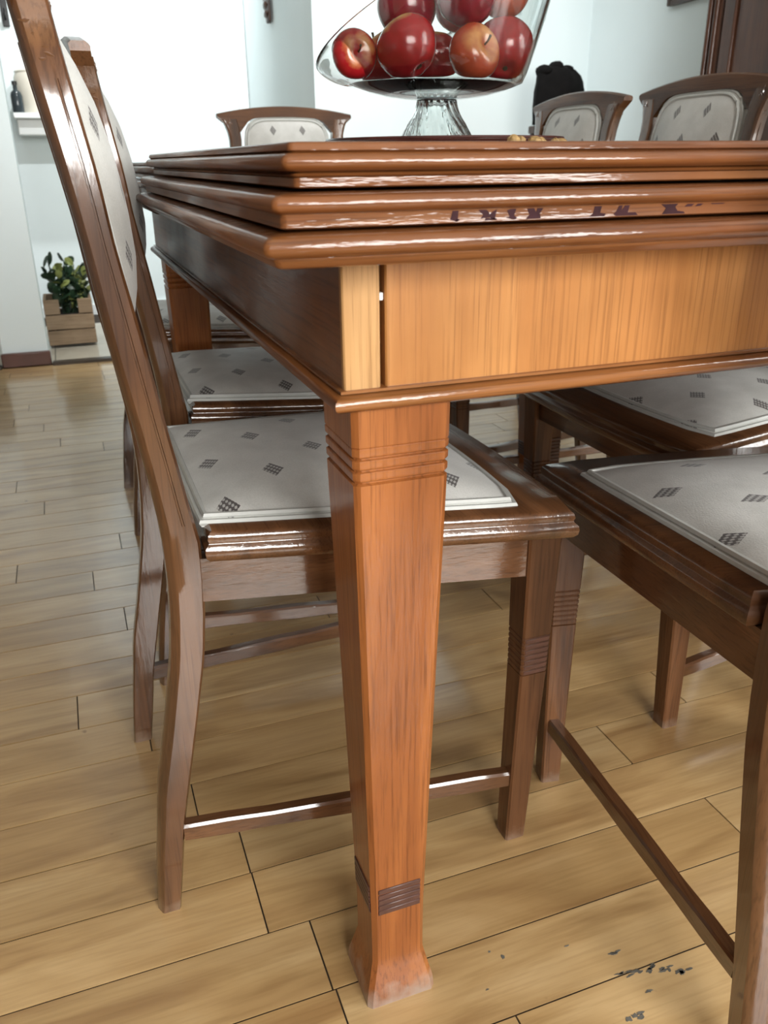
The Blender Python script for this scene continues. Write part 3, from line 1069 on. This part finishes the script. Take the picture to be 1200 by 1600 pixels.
# ------------------------------------------------------------------ on the table
TX, TY, TZ = 0.470, 1.050, 0.7600
tray = tag(empty('serving_tray', (TX, TY, TZ)), 'round dark reddish wooden tray under the glass fruit bowl', 'tray')
MB().lathe([(0.02, 0.0), (0.142, 0.0), (0.150, 0.004), (0.153, 0.011), (0.150, 0.0125), (0.145, 0.0105), (0.138, 0.0085), (0.02, 0.0085)], 56).build('tray_board', TRAYW, tray)
mb = MB()
mb.tube([(0.1475 * cos(2 * pi * k / 64), 0.1475 * sin(2 * pi * k / 64), 0.0130) for k in range(64)], 0.0022, 6, loop=True)
mb.build('rim_bead', TRAYW, tray)

BX, BY, BZ = 0.4594, 1.050, TZ + 0.0087
bowl = tag(empty('fruit_bowl', (BX, BY, BZ)), 'footed clear glass fruit bowl with slanted rim, filled with apples', 'bowl')


# ribbed, twisted stem
def rib(r, z, a):
    return r * (1 + 0.035 * cos(18 * (a + z * 9.0)))


stem_o = [(0.0455, 0.0), (0.0465, 0.0025), (0.0445, 0.007), (0.0405, 0.014), (0.0355, 0.023), (0.0308, 0.030), (0.0270, 0.0375), (0.0248, 0.0445), (0.0242, 0.0482)]
stem_i = [(max(r - 0.0045, 0.004), z) for r, z in reversed(stem_o[:-1])]
MB().lathe(stem_o + [(0.018, 0.0482)] + stem_i + [stem_o[0]], 144, rib, cap0=False, cap1=False).build('stem', GLASS, bowl, ang=80)
MB().lathe([(0.004, 0.0484), (0.0242, 0.0484), (0.0252, 0.0488), (0.0242, 0.0492), (0.0238, 0.0494), (0.0248, 0.0497), (0.0242, 0.0499), (0.004, 0.0499)], 40).build('collar', GLASS, bowl, ang=50)
R0, ZB = 0.104, 0.0665


def rim_z(a):
    return 0.151 + 0.053 * cos(a) - 0.043 * sin(a)


def bowl_ring(t, off):
    """t 0 = edge of the flat bottom, 1 = slanted rim; the wall flares to the left and stands steeper on the right"""
    n = 72
    ring = []
    for k in range(n):
        a = 2 * pi * k / n
        cl = (1 - cos(a)) / 2            # 1 on the left (-x), 0 on the right
        fr = lerp(t, 0.5 * t + 0.5 * sin(t * pi / 2), cl)
        r = R0 + (lerp(0.149, 0.148, cl) - R0) * fr + off
        z = ZB + (rim_z(a) - ZB) * t ** lerp(1.15, 1.75, cl)
        ring.append((r * cos(a), r * sin(a), z))
    return ring


outer = [[(x * s, y * s, ZB + dz) for x, y, _ in bowl_ring(0, 0)] for s, dz in ((0.12, -0.0165), (0.35, -0.0155), (0.6, -0.0125), (0.8, -0.0075), (0.92, -0.0032))]
outer += [bowl_ring(k / 10, 0) for k in range(11)]
inner = [bowl_ring(k / 10, -0.0034) for k in range(10, -1, -1)]
inner = [[(x, y, z + (0.0004 if i == 0 else 0.0012)) for x, y, z in r] for i, r in enumerate(inner)]
inner += [[(x * s, y * s, ZB + dz) for x, y, _ in bowl_ring(0, -0.0034)] for s, dz in ((0.92, -0.0006), (0.8, -0.0035), (0.6, -0.0080), (0.35, -0.0110), (0.12, -0.0120))]
MB().loft(outer + inner).build('bowl', GLASS, bowl, ang=70)


def apple_mesh(R, mat):
    prof = []
    n = 20
    for k in range(n + 1):
        a = pi * k / n
        r = R * sin(a) * (1.0 + 0.10 * cos(a)) * 1.02
        z = R * 0.92 * cos(a) - R * 0.30 * math.exp(-(a / 0.36) ** 2) + R * 0.20 * math.exp(-((pi - a) / 0.30) ** 2)
        prof.append((max(r, 0.0004), z))

    def lob(r, z, a):
        return r * (1 + 0.018 * cos(5 * a) * (0.5 - z / R * 0.5))
    body = MB().lathe(prof, 30, lob).mesh('apple', mat, ang=80)
    stem = MB().tube([(0, 0, R * 0.62), (0.001, 0, R * 0.8), (0.004, 0.001, R * 1.02)], [0.0012, 0.0011, 0.0016], 6).mesh('stem', APSTEM)
    calyx = MB().sphere((0, 0, -R * 0.74), (R * 0.10, R * 0.10, R * 0.05), 1, 0.3, 4).mesh('calyx', APSTEM)
    return body, stem, calyx


APS = [  # offset from bowl foot, radius, material, direction of the stem, label
    (-0.1175, -0.032, 0.0930, 0.0255, AP_RED, (0.05, -1.0, 0.12), 'small apple on the left in the bowl, yellow stem end facing the viewer'),
    (-0.061, -0.055, 0.0995, 0.0340, AP_RED, (-0.4, 0.5, 0.8), 'big glossy red apple left of centre in the bowl'),
    (0.018, -0.062, 0.0955, 0.0300, AP_YEL, (0.3, -0.8, 0.35), 'red and yellow apple low in the middle of the bowl'),
    (0.076, -0.026, 0.1030, 0.0365, AP_RED, (0.2, 0.6, 0.7), 'large red apple against the right wall of the bowl'),
    (-0.040, 0.000, 0.1440, 0.0340, AP_DARK, (0.2, 0.4, 0.9), 'dark crimson apple on top of the pile, to the left'),
    (0.018, -0.035, 0.1545, 0.0340, AP_DARK, (0.3, -0.4, 0.8), 'plum-dark apple on top of the pile, in the middle'),
    (0.086, 0.000, 0.1690, 0.0320, AP_YEL, (0.1, -0.7, 0.7), 'yellow-orange apple on top of the pile, far right'),
    (-0.012, 0.062, 0.1620, 0.0340, AP_DARK, (0.1, 0.3, 0.9), 'crimson apple on top of the pile at the back, in the middle'),
    (0.058, 0.060, 0.1600, 0.0320, AP_RED, (-0.2, 0.3, 0.9), 'red apple on top of the pile at the back, behind the yellow one'),
    (0.020, 0.060, 0.1000, 0.0340, AP_RED, (0.0, 0.3, 0.9), 'red apple at the back of the bowl behind the others'),
    (-0.050, 0.047, 0.0980, 0.0325, AP_RED, (-0.5, 0.3, 0.8), 'red apple at the rear left of the bowl, behind the small one'),
]
for ox, oy, oz, R, mat, d, lab in APS:
    b, s, cx_ = apple_mesh(R, mat)
    o = link('apple', b, None, (BX + ox, BY + oy, BZ + oz))
    o.rotation_euler = Vector(d).to_track_quat('Z', 'X').to_euler()
    tag(o, lab, 'apple', 'apples in the glass bowl')
    link('stem', s, o)
    link('calyx', cx_, o)

# walnuts / crumbs on a paper napkin near the front edge
NY = 0.86
nap = MB()
rings = []
for k in range(2):
    rings.append([(x, y, 0.0008 * k + 0.0012 * sin(i * 1.7)) for i, (x, y) in enumerate(blot(0, 0, 0.030, 0.03, 11, 16))])
nap.loft(rings)
npk = tag(nap.build('paper_napkin', PAPER, None), 'scrap of white paper under the walnuts near the table edge', 'napkin')
npk.location = (0.466, NY, TZ + 0.002)


def nut_mesh(seed):
    return MB().sphere((seed * 0.37, 0, 0), (1, 1, 0.8), 2, 0.28, 2.2)


nut_data = [(0.461, 0.0068, 0.0050), (0.4735, 0.0062, 0.0045), (0.486, 0.0070, 0.0042), (0.4985, 0.0062, 0.0056), (0.511, 0.0060, 0.0052), (0.523, 0.0066, 0.0050)]
nut_where = ['first from the left, on the white paper', 'second from the left, on the white paper', 'third from the left, beside the paper',
             'fourth from the left, clear of the paper', 'fifth from the left', 'last on the right of the row']
for i, ((x, rx, rz), w) in enumerate(zip(nut_data, nut_where)):
    mb = MB()
    mb.sphere((0, 0, 0), (rx, rx * 0.9, rz), 3, 0.22, 2.6 + 0.3 * i)
    o = mb.build('walnut', NUTM, None, ang=80)
    seam = MB()
    seam.tube([(rx * 1.0 * cos(2 * pi * k / 20), rx * 0.12 * sin(4 * pi * k / 20), rz * 1.0 * sin(2 * pi * k / 20)) for k in range(20)], 0.0008, 5, loop=True)
    seam.build('seam', NUTM, o)
    o.location = (x, NY - 0.01 + 0.008 * (i % 2), TZ + rz + (0.0035 if i < 3 else 0.0))
    o.rotation_euler = (0.0, 0.0, i * 1.1)
    tag(o, 'tan walnut piece near the front table edge, ' + w, 'walnut', 'walnuts on the table edge')

# ------------------------------------------------------------------ background things
# brown cabinet on the right
cab = tag(empty('cabinet', (2.10, 1.80, 0)), 'tall dark brown wooden cabinet with carved doors at the right edge', 'cabinet')
cx0, cx1, cy0, cy1 = -0.14, 0.16, -0.62, 0.60
MB().box(((cx0 + cx1) / 2 + 0.01, (cy0 + cy1) / 2, 1.0), (cx1 - cx0 - 0.02, cy1 - cy0, 1.9), 0.006).build('carcass', CABW['Z'], cab)
MB().box(((cx0 + cx1) / 2, (cy0 + cy1) / 2, 0.05), (cx1 - cx0, cy1 - cy0 + 0.02, 0.1), 0.008).build('plinth', CABW['Y'], cab)
MB().box(((cx0 + cx1) / 2, (cy0 + cy1) / 2, 1.975), (cx1 - cx0 + 0.03, cy1 - cy0 + 0.05, 0.05), 0.012).build('cornice', CABW['Y'], cab)
for y in (cy0 + 0.035, cy1 - 0.035):
    mb = MB()
    mb.box((cx0 - 0.002, y, 1.02), (0.030, 0.07, 1.84), 0.008)
    mb.tube([(cx0 - 0.018, y - 0.014, 0.14), (cx0 - 0.018, y - 0.014, 1.92)], 0.009, 10)
    mb.tube([(cx0 - 0.018, y + 0.014, 0.14), (cx0 - 0.018, y + 0.014, 1.92)], 0.009, 10)
    mb.build('pilaster', CABW['Z'], cab)
for k, (y0, y1) in enumerate(((cy0 + 0.075, -0.012), (-0.008, cy1 - 0.075))):
    yc, w = (y0 + y1) / 2, y1 - y0
    d = MB().box((cx0 + 0.002, yc, 1.02), (0.022, w, 1.80), 0.004).build('door', CABW['Z'], cab)
    mb = MB()
    for s in (-1, 1):
        mb.box((cx0 - 0.013, yc + s * (w / 2 - 0.030), 1.02), (0.012, 0.05, 1.78), 0.004)
    mb.box((cx0 - 0.013, yc, 0.17), (0.012, w - 0.11, 0.08), 0.004)
    mb.box((cx0 - 0.013, yc, 1.87), (0.012, w - 0.11, 0.08), 0.004)
    mb.build('door_frame', CABW['Z'], d)
    mb = MB()
    for j in range(5):
        a = radians(-60 + 30 * j)
        mb.sphere((cx0 - 0.014, yc + 0.036 * sin(a), 1.245 - 0.045 * cos(a)), (0.014, 0.022, 0.028), 2, 0.2, 3)
    mb.sphere((cx0 - 0.016, yc, 1.25), (0.018, 0.045, 0.05), 2, 0.25, 4)
    mb.sphere((cx0 - 0.014, yc, 1.33), (0.014, 0.06, 0.07), 2, 0.25, 4)
    mb.build('carved_rosette', CABW['Z'], d)
    MB().sphere((cx0 - 0.022, yc + (0.19 if k == 0 else -0.19), 1.0), (0.012, 0.012, 0.012), 2).build('knob', FRAMEB, d)

# pictures
fr = tag(empty('picture_frame', (1.940, Y_N - 0.012, 1.50)), 'black picture frame with white mount on the back wall, above the black carving', 'picture')
mb = MB()
hw, hh = 0.085, 0.20
for s in (-1, 1):
    mb.box((s * (hw - 0.014), 0, 0), (0.028, 0.02, 2 * hh), 0.002)
    mb.box((0, 0, s * (hh - 0.014)), (2 * hw - 0.056, 0.02, 0.028), 0.002)
mb.build('frame', FRAMEB, fr)
MB().box((0, 0.004, 0), (2 * hw - 0.034, 0.006, 2 * hh - 0.034)).build('mount', MATW, fr, smooth=False)
fr2 = tag(empty('picture_frame', (X_R - 0.012, 2.86, 1.46)), 'dark picture frame on the right wall, only its bottom edge showing', 'picture')
mb = MB()
hw, hh = 0.14, 0.19
for s in (-1, 1):
    mb.box((0, s * (hw - 0.009), 0), (0.02, 0.018, 2 * hh), 0.002)
    mb.box((0, 0, s * (hh - 0.009)), (0.02, 2 * hw - 0.036, 0.018), 0.002)
mb.build('frame', DARKW, fr2)
MB().box((0.004, 0, 0), (0.006, 2 * hw - 0.034, 2 * hh - 0.034)).build('mount', MATW, fr2, smooth=False)

# hanging carved ornament on the shaded side of the wall block
hg = tag(empty('wall_carving', (X_N - 0.012, 4.18, 1.32)), 'brown carved wooden ornament hanging on the shaded wall at the top', 'wall carving')
rings = []
for z, w, dy in ((0.0, 0.018, 0.0), (0.008, 0.045, 0.0), (0.03, 0.058, 0.004), (0.07, 0.066, 0.02), (0.12, 0.085, 0.035), (0.2, 0.10, 0.05), (0.3, 0.09, 0.05), (0.36, 0.03, 0.05)):
    rings.append([(0.010 * cos(2 * pi * k / 14) - 0.002, dy + w * 0.7 * sin(2 * pi * k / 14), z) for k in range(14)])
MB().loft(rings).build('body', DARKW, hg, ang=50)
mb = MB()
for j, (y, z) in enumerate(((0.0, 0.035), (0.012, 0.07), (0.03, 0.11), (0.05, 0.16), (0.05, 0.22))):
    mb.sphere((-0.012, y, z), (0.010, 0.026, 0.016), 2, 0.3, 3)
mb.build('relief', DARKW, hg)

# black carving on a small console table behind the chairs
con = tag(empty('console_table', (1.93, 3.22, 0)), 'small dark console table hidden behind the right-hand chairs', 'console table')
MB().box((0.01, 0, 0.86), (0.14, 0.22, 0.03), 0.004).build('table_top', DARKW, con)
for sx in (-1, 1):
    for sy in (-1, 1):
        MB().box((0.01 + sx * 0.05, sy * 0.09, 0.4225), (0.03, 0.03, 0.845), 0.003).build('leg', DARKW, con)
mb = MB()
rings = []
for z, w, d, dx in ((0.0, 0.095, 0.06, -0.01), (0.06, 0.100, 0.065, -0.005), (0.12, 0.105, 0.07, 0.0), (0.15, 0.100, 0.07, 0.0), (0.175, 0.092, 0.06, -0.006), (0.195, 0.074, 0.05, -0.014), (0.205, 0.05, 0.035, -0.020)):
    ring = []
    for k in range(28):
        a = 2 * pi * k / 28
        f = 1 + 0.05 * cos(5 * a + z * 12) + 0.03 * sin(9 * a - z * 30)
        ring.append((dx + w * cos(a) * f, d * sin(a) * f, z))
    rings.append(ring)
mb.loft(rings)
for x, z, r in ((-0.072, 0.190, 0.030), (-0.020, 0.204, 0.028), (0.028, 0.196, 0.023), (0.062, 0.165, 0.026), (0.080, 0.125, 0.026), (0.086, 0.085, 0.024)):
    mb.sphere((x, 0, z), (r, 0.045, r * 0.8), 2, 0.12, 3)
sc_ = mb.build('wood_carving', BLACK, None, ang=60)
sc_.location = (1.925, 3.20, 0.875)
tag(sc_, 'black lumpy carved wooden figure rising behind the right-hand chair', 'carving')

# wall shelf with jar and bottle in the kitchen
sh = tag(empty('wall_shelf', (0.02, 4.64, 0.955)), 'white wall shelf in the kitchen behind the nearest chair post', 'shelf')
MB().box((0.03, 0.0, 0.0), (0.36, 0.27, 0.024), 0.003).build('board', SHELFM, sh)
MB().box((0.03, 0.03, -0.046), (0.34, 0.20, 0.068), 0.003).build('underside', SHELFM, sh)
jar = tag(empty('jar', (-0.028, 4.64, 0.967)), 'cream ceramic jar on the white kitchen shelf', 'jar')
MB().lathe([(0.01, 0.0), (0.058, 0.0), (0.066, 0.012), (0.078, 0.06), (0.082, 0.11), (0.080, 0.15), (0.072, 0.17), (0.01, 0.17)], 32).build('body', JARM, jar)
MB().lathe([(0.01, 0.170), (0.072, 0.170), (0.074, 0.178), (0.060, 0.188), (0.02, 0.194), (0.012, 0.206), (0.014, 0.214), (0.003, 0.218)], 32).build('lid', JARM, jar)
bt = tag(empty('bottle', (-0.105, 4.545, 0.967)), 'small dark bottle beside the cream jar on the kitchen shelf', 'bottle')
MB().lathe([(0.005, 0.0), (0.024, 0.0), (0.026, 0.006), (0.026, 0.07), (0.022, 0.085), (0.010, 0.095), (0.009, 0.115), (0.004, 0.115)], 24).build('body', BOTTLEM, bt)
MB().lathe([(0.004, 0.115), (0.012, 0.115), (0.012, 0.13), (0.004, 0.132)], 20).build('cap', FRAMEB, bt)

# wooden crate with a plant
cr_x, cr_y = -0.020, 4.02
crate = tag(empty('wooden_crate', (cr_x, cr_y, 0.012)), 'weathered wooden slatted crate used as a planter on the kitchen floor', 'crate')
slat_f = MB().box((0, 0, 0), (0.20, 0.012, 0.062), 0.002).mesh('slat', CRATEW)
slat_s = MB().box((0, 0, 0), (0.012, 0.186, 0.062), 0.002).mesh('slat', CRATEW)
for k, z in enumerate((0.034, 0.100, 0.166)):
    for s in (-1, 1):
        if not (k == 2 and s == -1):
            link('slat', slat_f, crate, (0, s * 0.100, z), (0, 0.012 * (k - 1), 0))
        link('slat', slat_s, crate, (s * 0.094, 0, z))
MB().box((-0.068, -0.100, 0.166), (0.064, 0.012, 0.062), 0.002).build('slat', CRATEW, crate)
MB().box((0.070, -0.100, 0.166), (0.060, 0.012, 0.062), 0.002).build('slat', CRATEW, crate)
MB().box((0, 0, 0.006), (0.176, 0.186, 0.010)).build('crate_base', CRATEW, crate)
pl = tag(empty('potted_plant', (cr_x, cr_y, 0.024)), 'leafy green houseplant with thick dark leaves growing out of the crate', 'plant')
MB().lathe([(0.01, 0.0), (0.060, 0.0), (0.076, 0.11), (0.078, 0.115), (0.070, 0.118), (0.01, 0.112)], 24).build('pot', SOIL, pl)
rnd = random.Random(4)


def leaf(mb, base, d, L, W):
    d = Vector(d).normalized()
    side = d.cross(Vector((0, 0, 1)))
    side = side.normalized() if side.length > 0.05 else Vector((1, 0, 0))
    nrm = side.cross(d)
    rings = []
    for t, w in ((0, 0.15), (0.25, 0.75), (0.5, 1.0), (0.8, 0.9), (1.0, 0.3)):
        c = Vector(base) + d * L * t + nrm * (-0.15 * L * t * t)
        rings.append([c - side * W * w, c + nrm * 0.003, c + side * W * w, c - nrm * 0.003])
    mb.loft(rings)


leaf_me = []
for v in range(4):
    mb = MB()
    leaf(mb, (0, 0, 0), (0.25, 0, 1), 0.042 + 0.006 * v, 0.014 + 0.002 * v)
    leaf_me.append(mb)
leaf_d = [mb.mesh('leaf', LEAFD, ang=60) for mb in leaf_me]
leaf_l = []
for v in range(2):
    mb = MB()
    leaf(mb, (0, 0, 0), (0.25, 0, 1), 0.044, 0.015)
    leaf_l.append(mb.mesh('leaf', LEAFL, ang=60))
stems = MB()
for k in range(22):
    a = rnd.uniform(0, 2 * pi)
    r0, r1 = rnd.uniform(0, 0.03), rnd.uniform(0.03, 0.105)
    h = rnd.uniform(0.20, 0.33)
    light = k % 4 == 0
    p0 = Vector((r0 * cos(a), r0 * sin(a), 0.10))
    p1 = Vector((r1 * cos(a), r1 * sin(a) * 0.8, h))
    stems.tube([p0, (p0 + p1) / 2 + Vector((0, 0, 0.03)), p1], [0.004, 0.003, 0.002], 5)
    for j in range(10):
        t = 0.3 + 0.7 * j / 9
        p = p0.lerp(p1, t)
        o = link('leaf', rnd.choice(leaf_l if light else leaf_d), pl, p)
        o.rotation_euler = (rnd.uniform(-1.1, 1.1), rnd.uniform(-1.1, 1.1), rnd.uniform(0, 6.28))
stems.build('stems', LEAFD, pl)

# slim dark object at the very left edge, and a dark hook high up
bn = tag(empty('waste_bin', (-0.395, 3.93, 0.012)), 'slim black bin cut off by the left edge of the picture', 'bin')
MB().lathe([(0.01, 0.0), (0.072, 0.0), (0.086, 0.34), (0.088, 0.345), (0.082, 0.35), (0.01, 0.35)], 28).build('body', FRAMEB, bn)
MB().lathe([(0.01, 0.351), (0.090, 0.351), (0.090, 0.362), (0.06, 0.38), (0.01, 0.384)], 28).build('lid', FRAMEB, bn)
hk = tag(empty('coat_hook', (-0.102, Y_B - 0.006, 1.42)), 'dark metal hook on the white wall at the top left corner', 'hook')
MB().box((0, 0, 0.0), (0.03, 0.010, 0.16), 0.003).build('back_plate', FRAMEB, hk)
MB().tube([(0, -0.004, -0.03), (0, -0.03, -0.05), (0, -0.045, -0.03), (0, -0.045, -0.01)], 0.006, 8).build('prong', FRAMEB, hk)


# added fill lamps, unseen above the frame, to brighten back walls and pier
SHADE, _nt, _b = new_mat('added_spot_lens')
_b.inputs['Base Color'].default_value = (0.9, 0.9, 0.88, 1)
_b.inputs['Emission Color'].default_value = (1.0, 0.97, 0.92, 1)
_b.inputs['Emission Strength'].default_value = 3.0


def added_spot(x, y, aim, power, cone, label):
    t = tag(empty('added_wall_spot', (x, y, Z_C)), label, 'lamp', 'added fill lamps above the frame')
    MB().lathe([(0.01, -0.001), (0.055, -0.001), (0.058, -0.012), (0.05, -0.022), (0.01, -0.022)], 32).build('base', TRIMW, t)
    MB().tube([(0, 0, -0.02), (0, 0, -0.075)], 0.008, 10).build('arm', TRIMW, t)
    q = (Vector(aim) - Vector((x, y, Z_C - 0.1))).to_track_quat('-Z', 'Y')
    hd = MB().lathe([(0.01, 0.05), (0.03, 0.05), (0.04, 0.03), (0.045, -0.05), (0.041, -0.05), (0.038, -0.035), (0.01, -0.035)], 32).build('lamp_head', TRIMW, t)
    hd.location = (0, 0, -0.1)
    hd.rotation_euler = q.to_euler()
    MB().lathe([(0.002, -0.036), (0.037, -0.036), (0.037, -0.039), (0.002, -0.041)], 32).build('lens', SHADE, hd)
    d = bpy.data.lights.new('added_spot_beam', 'SPOT')
    d.spot_size = radians(cone)
    d.spot_blend = 0.7
    d.shadow_soft_size = 0.04
    d.energy = power
    d.color = (0.97, 0.99, 1.0)
    o = bpy.data.objects.new('added_spot_beam', d)
    COL.objects.link(o)
    o.parent = hd
    o.location = (0, 0, -0.055)


added_spot(0.85, 1.90, (1.10, 3.53, 1.20), 190, 80, 'added unseen white spot fixture brightening the back wall')
added_spot(0.35, 3.75, (0.30, 4.78, 1.45), 110, 85, 'added unseen white spot fixture in the kitchen brightening the far wall')
added_spot(-0.55, 2.30, (-0.22, 3.61, 1.05), 45, 45, 'added unseen white spot fixture brightening the wall end on the left')
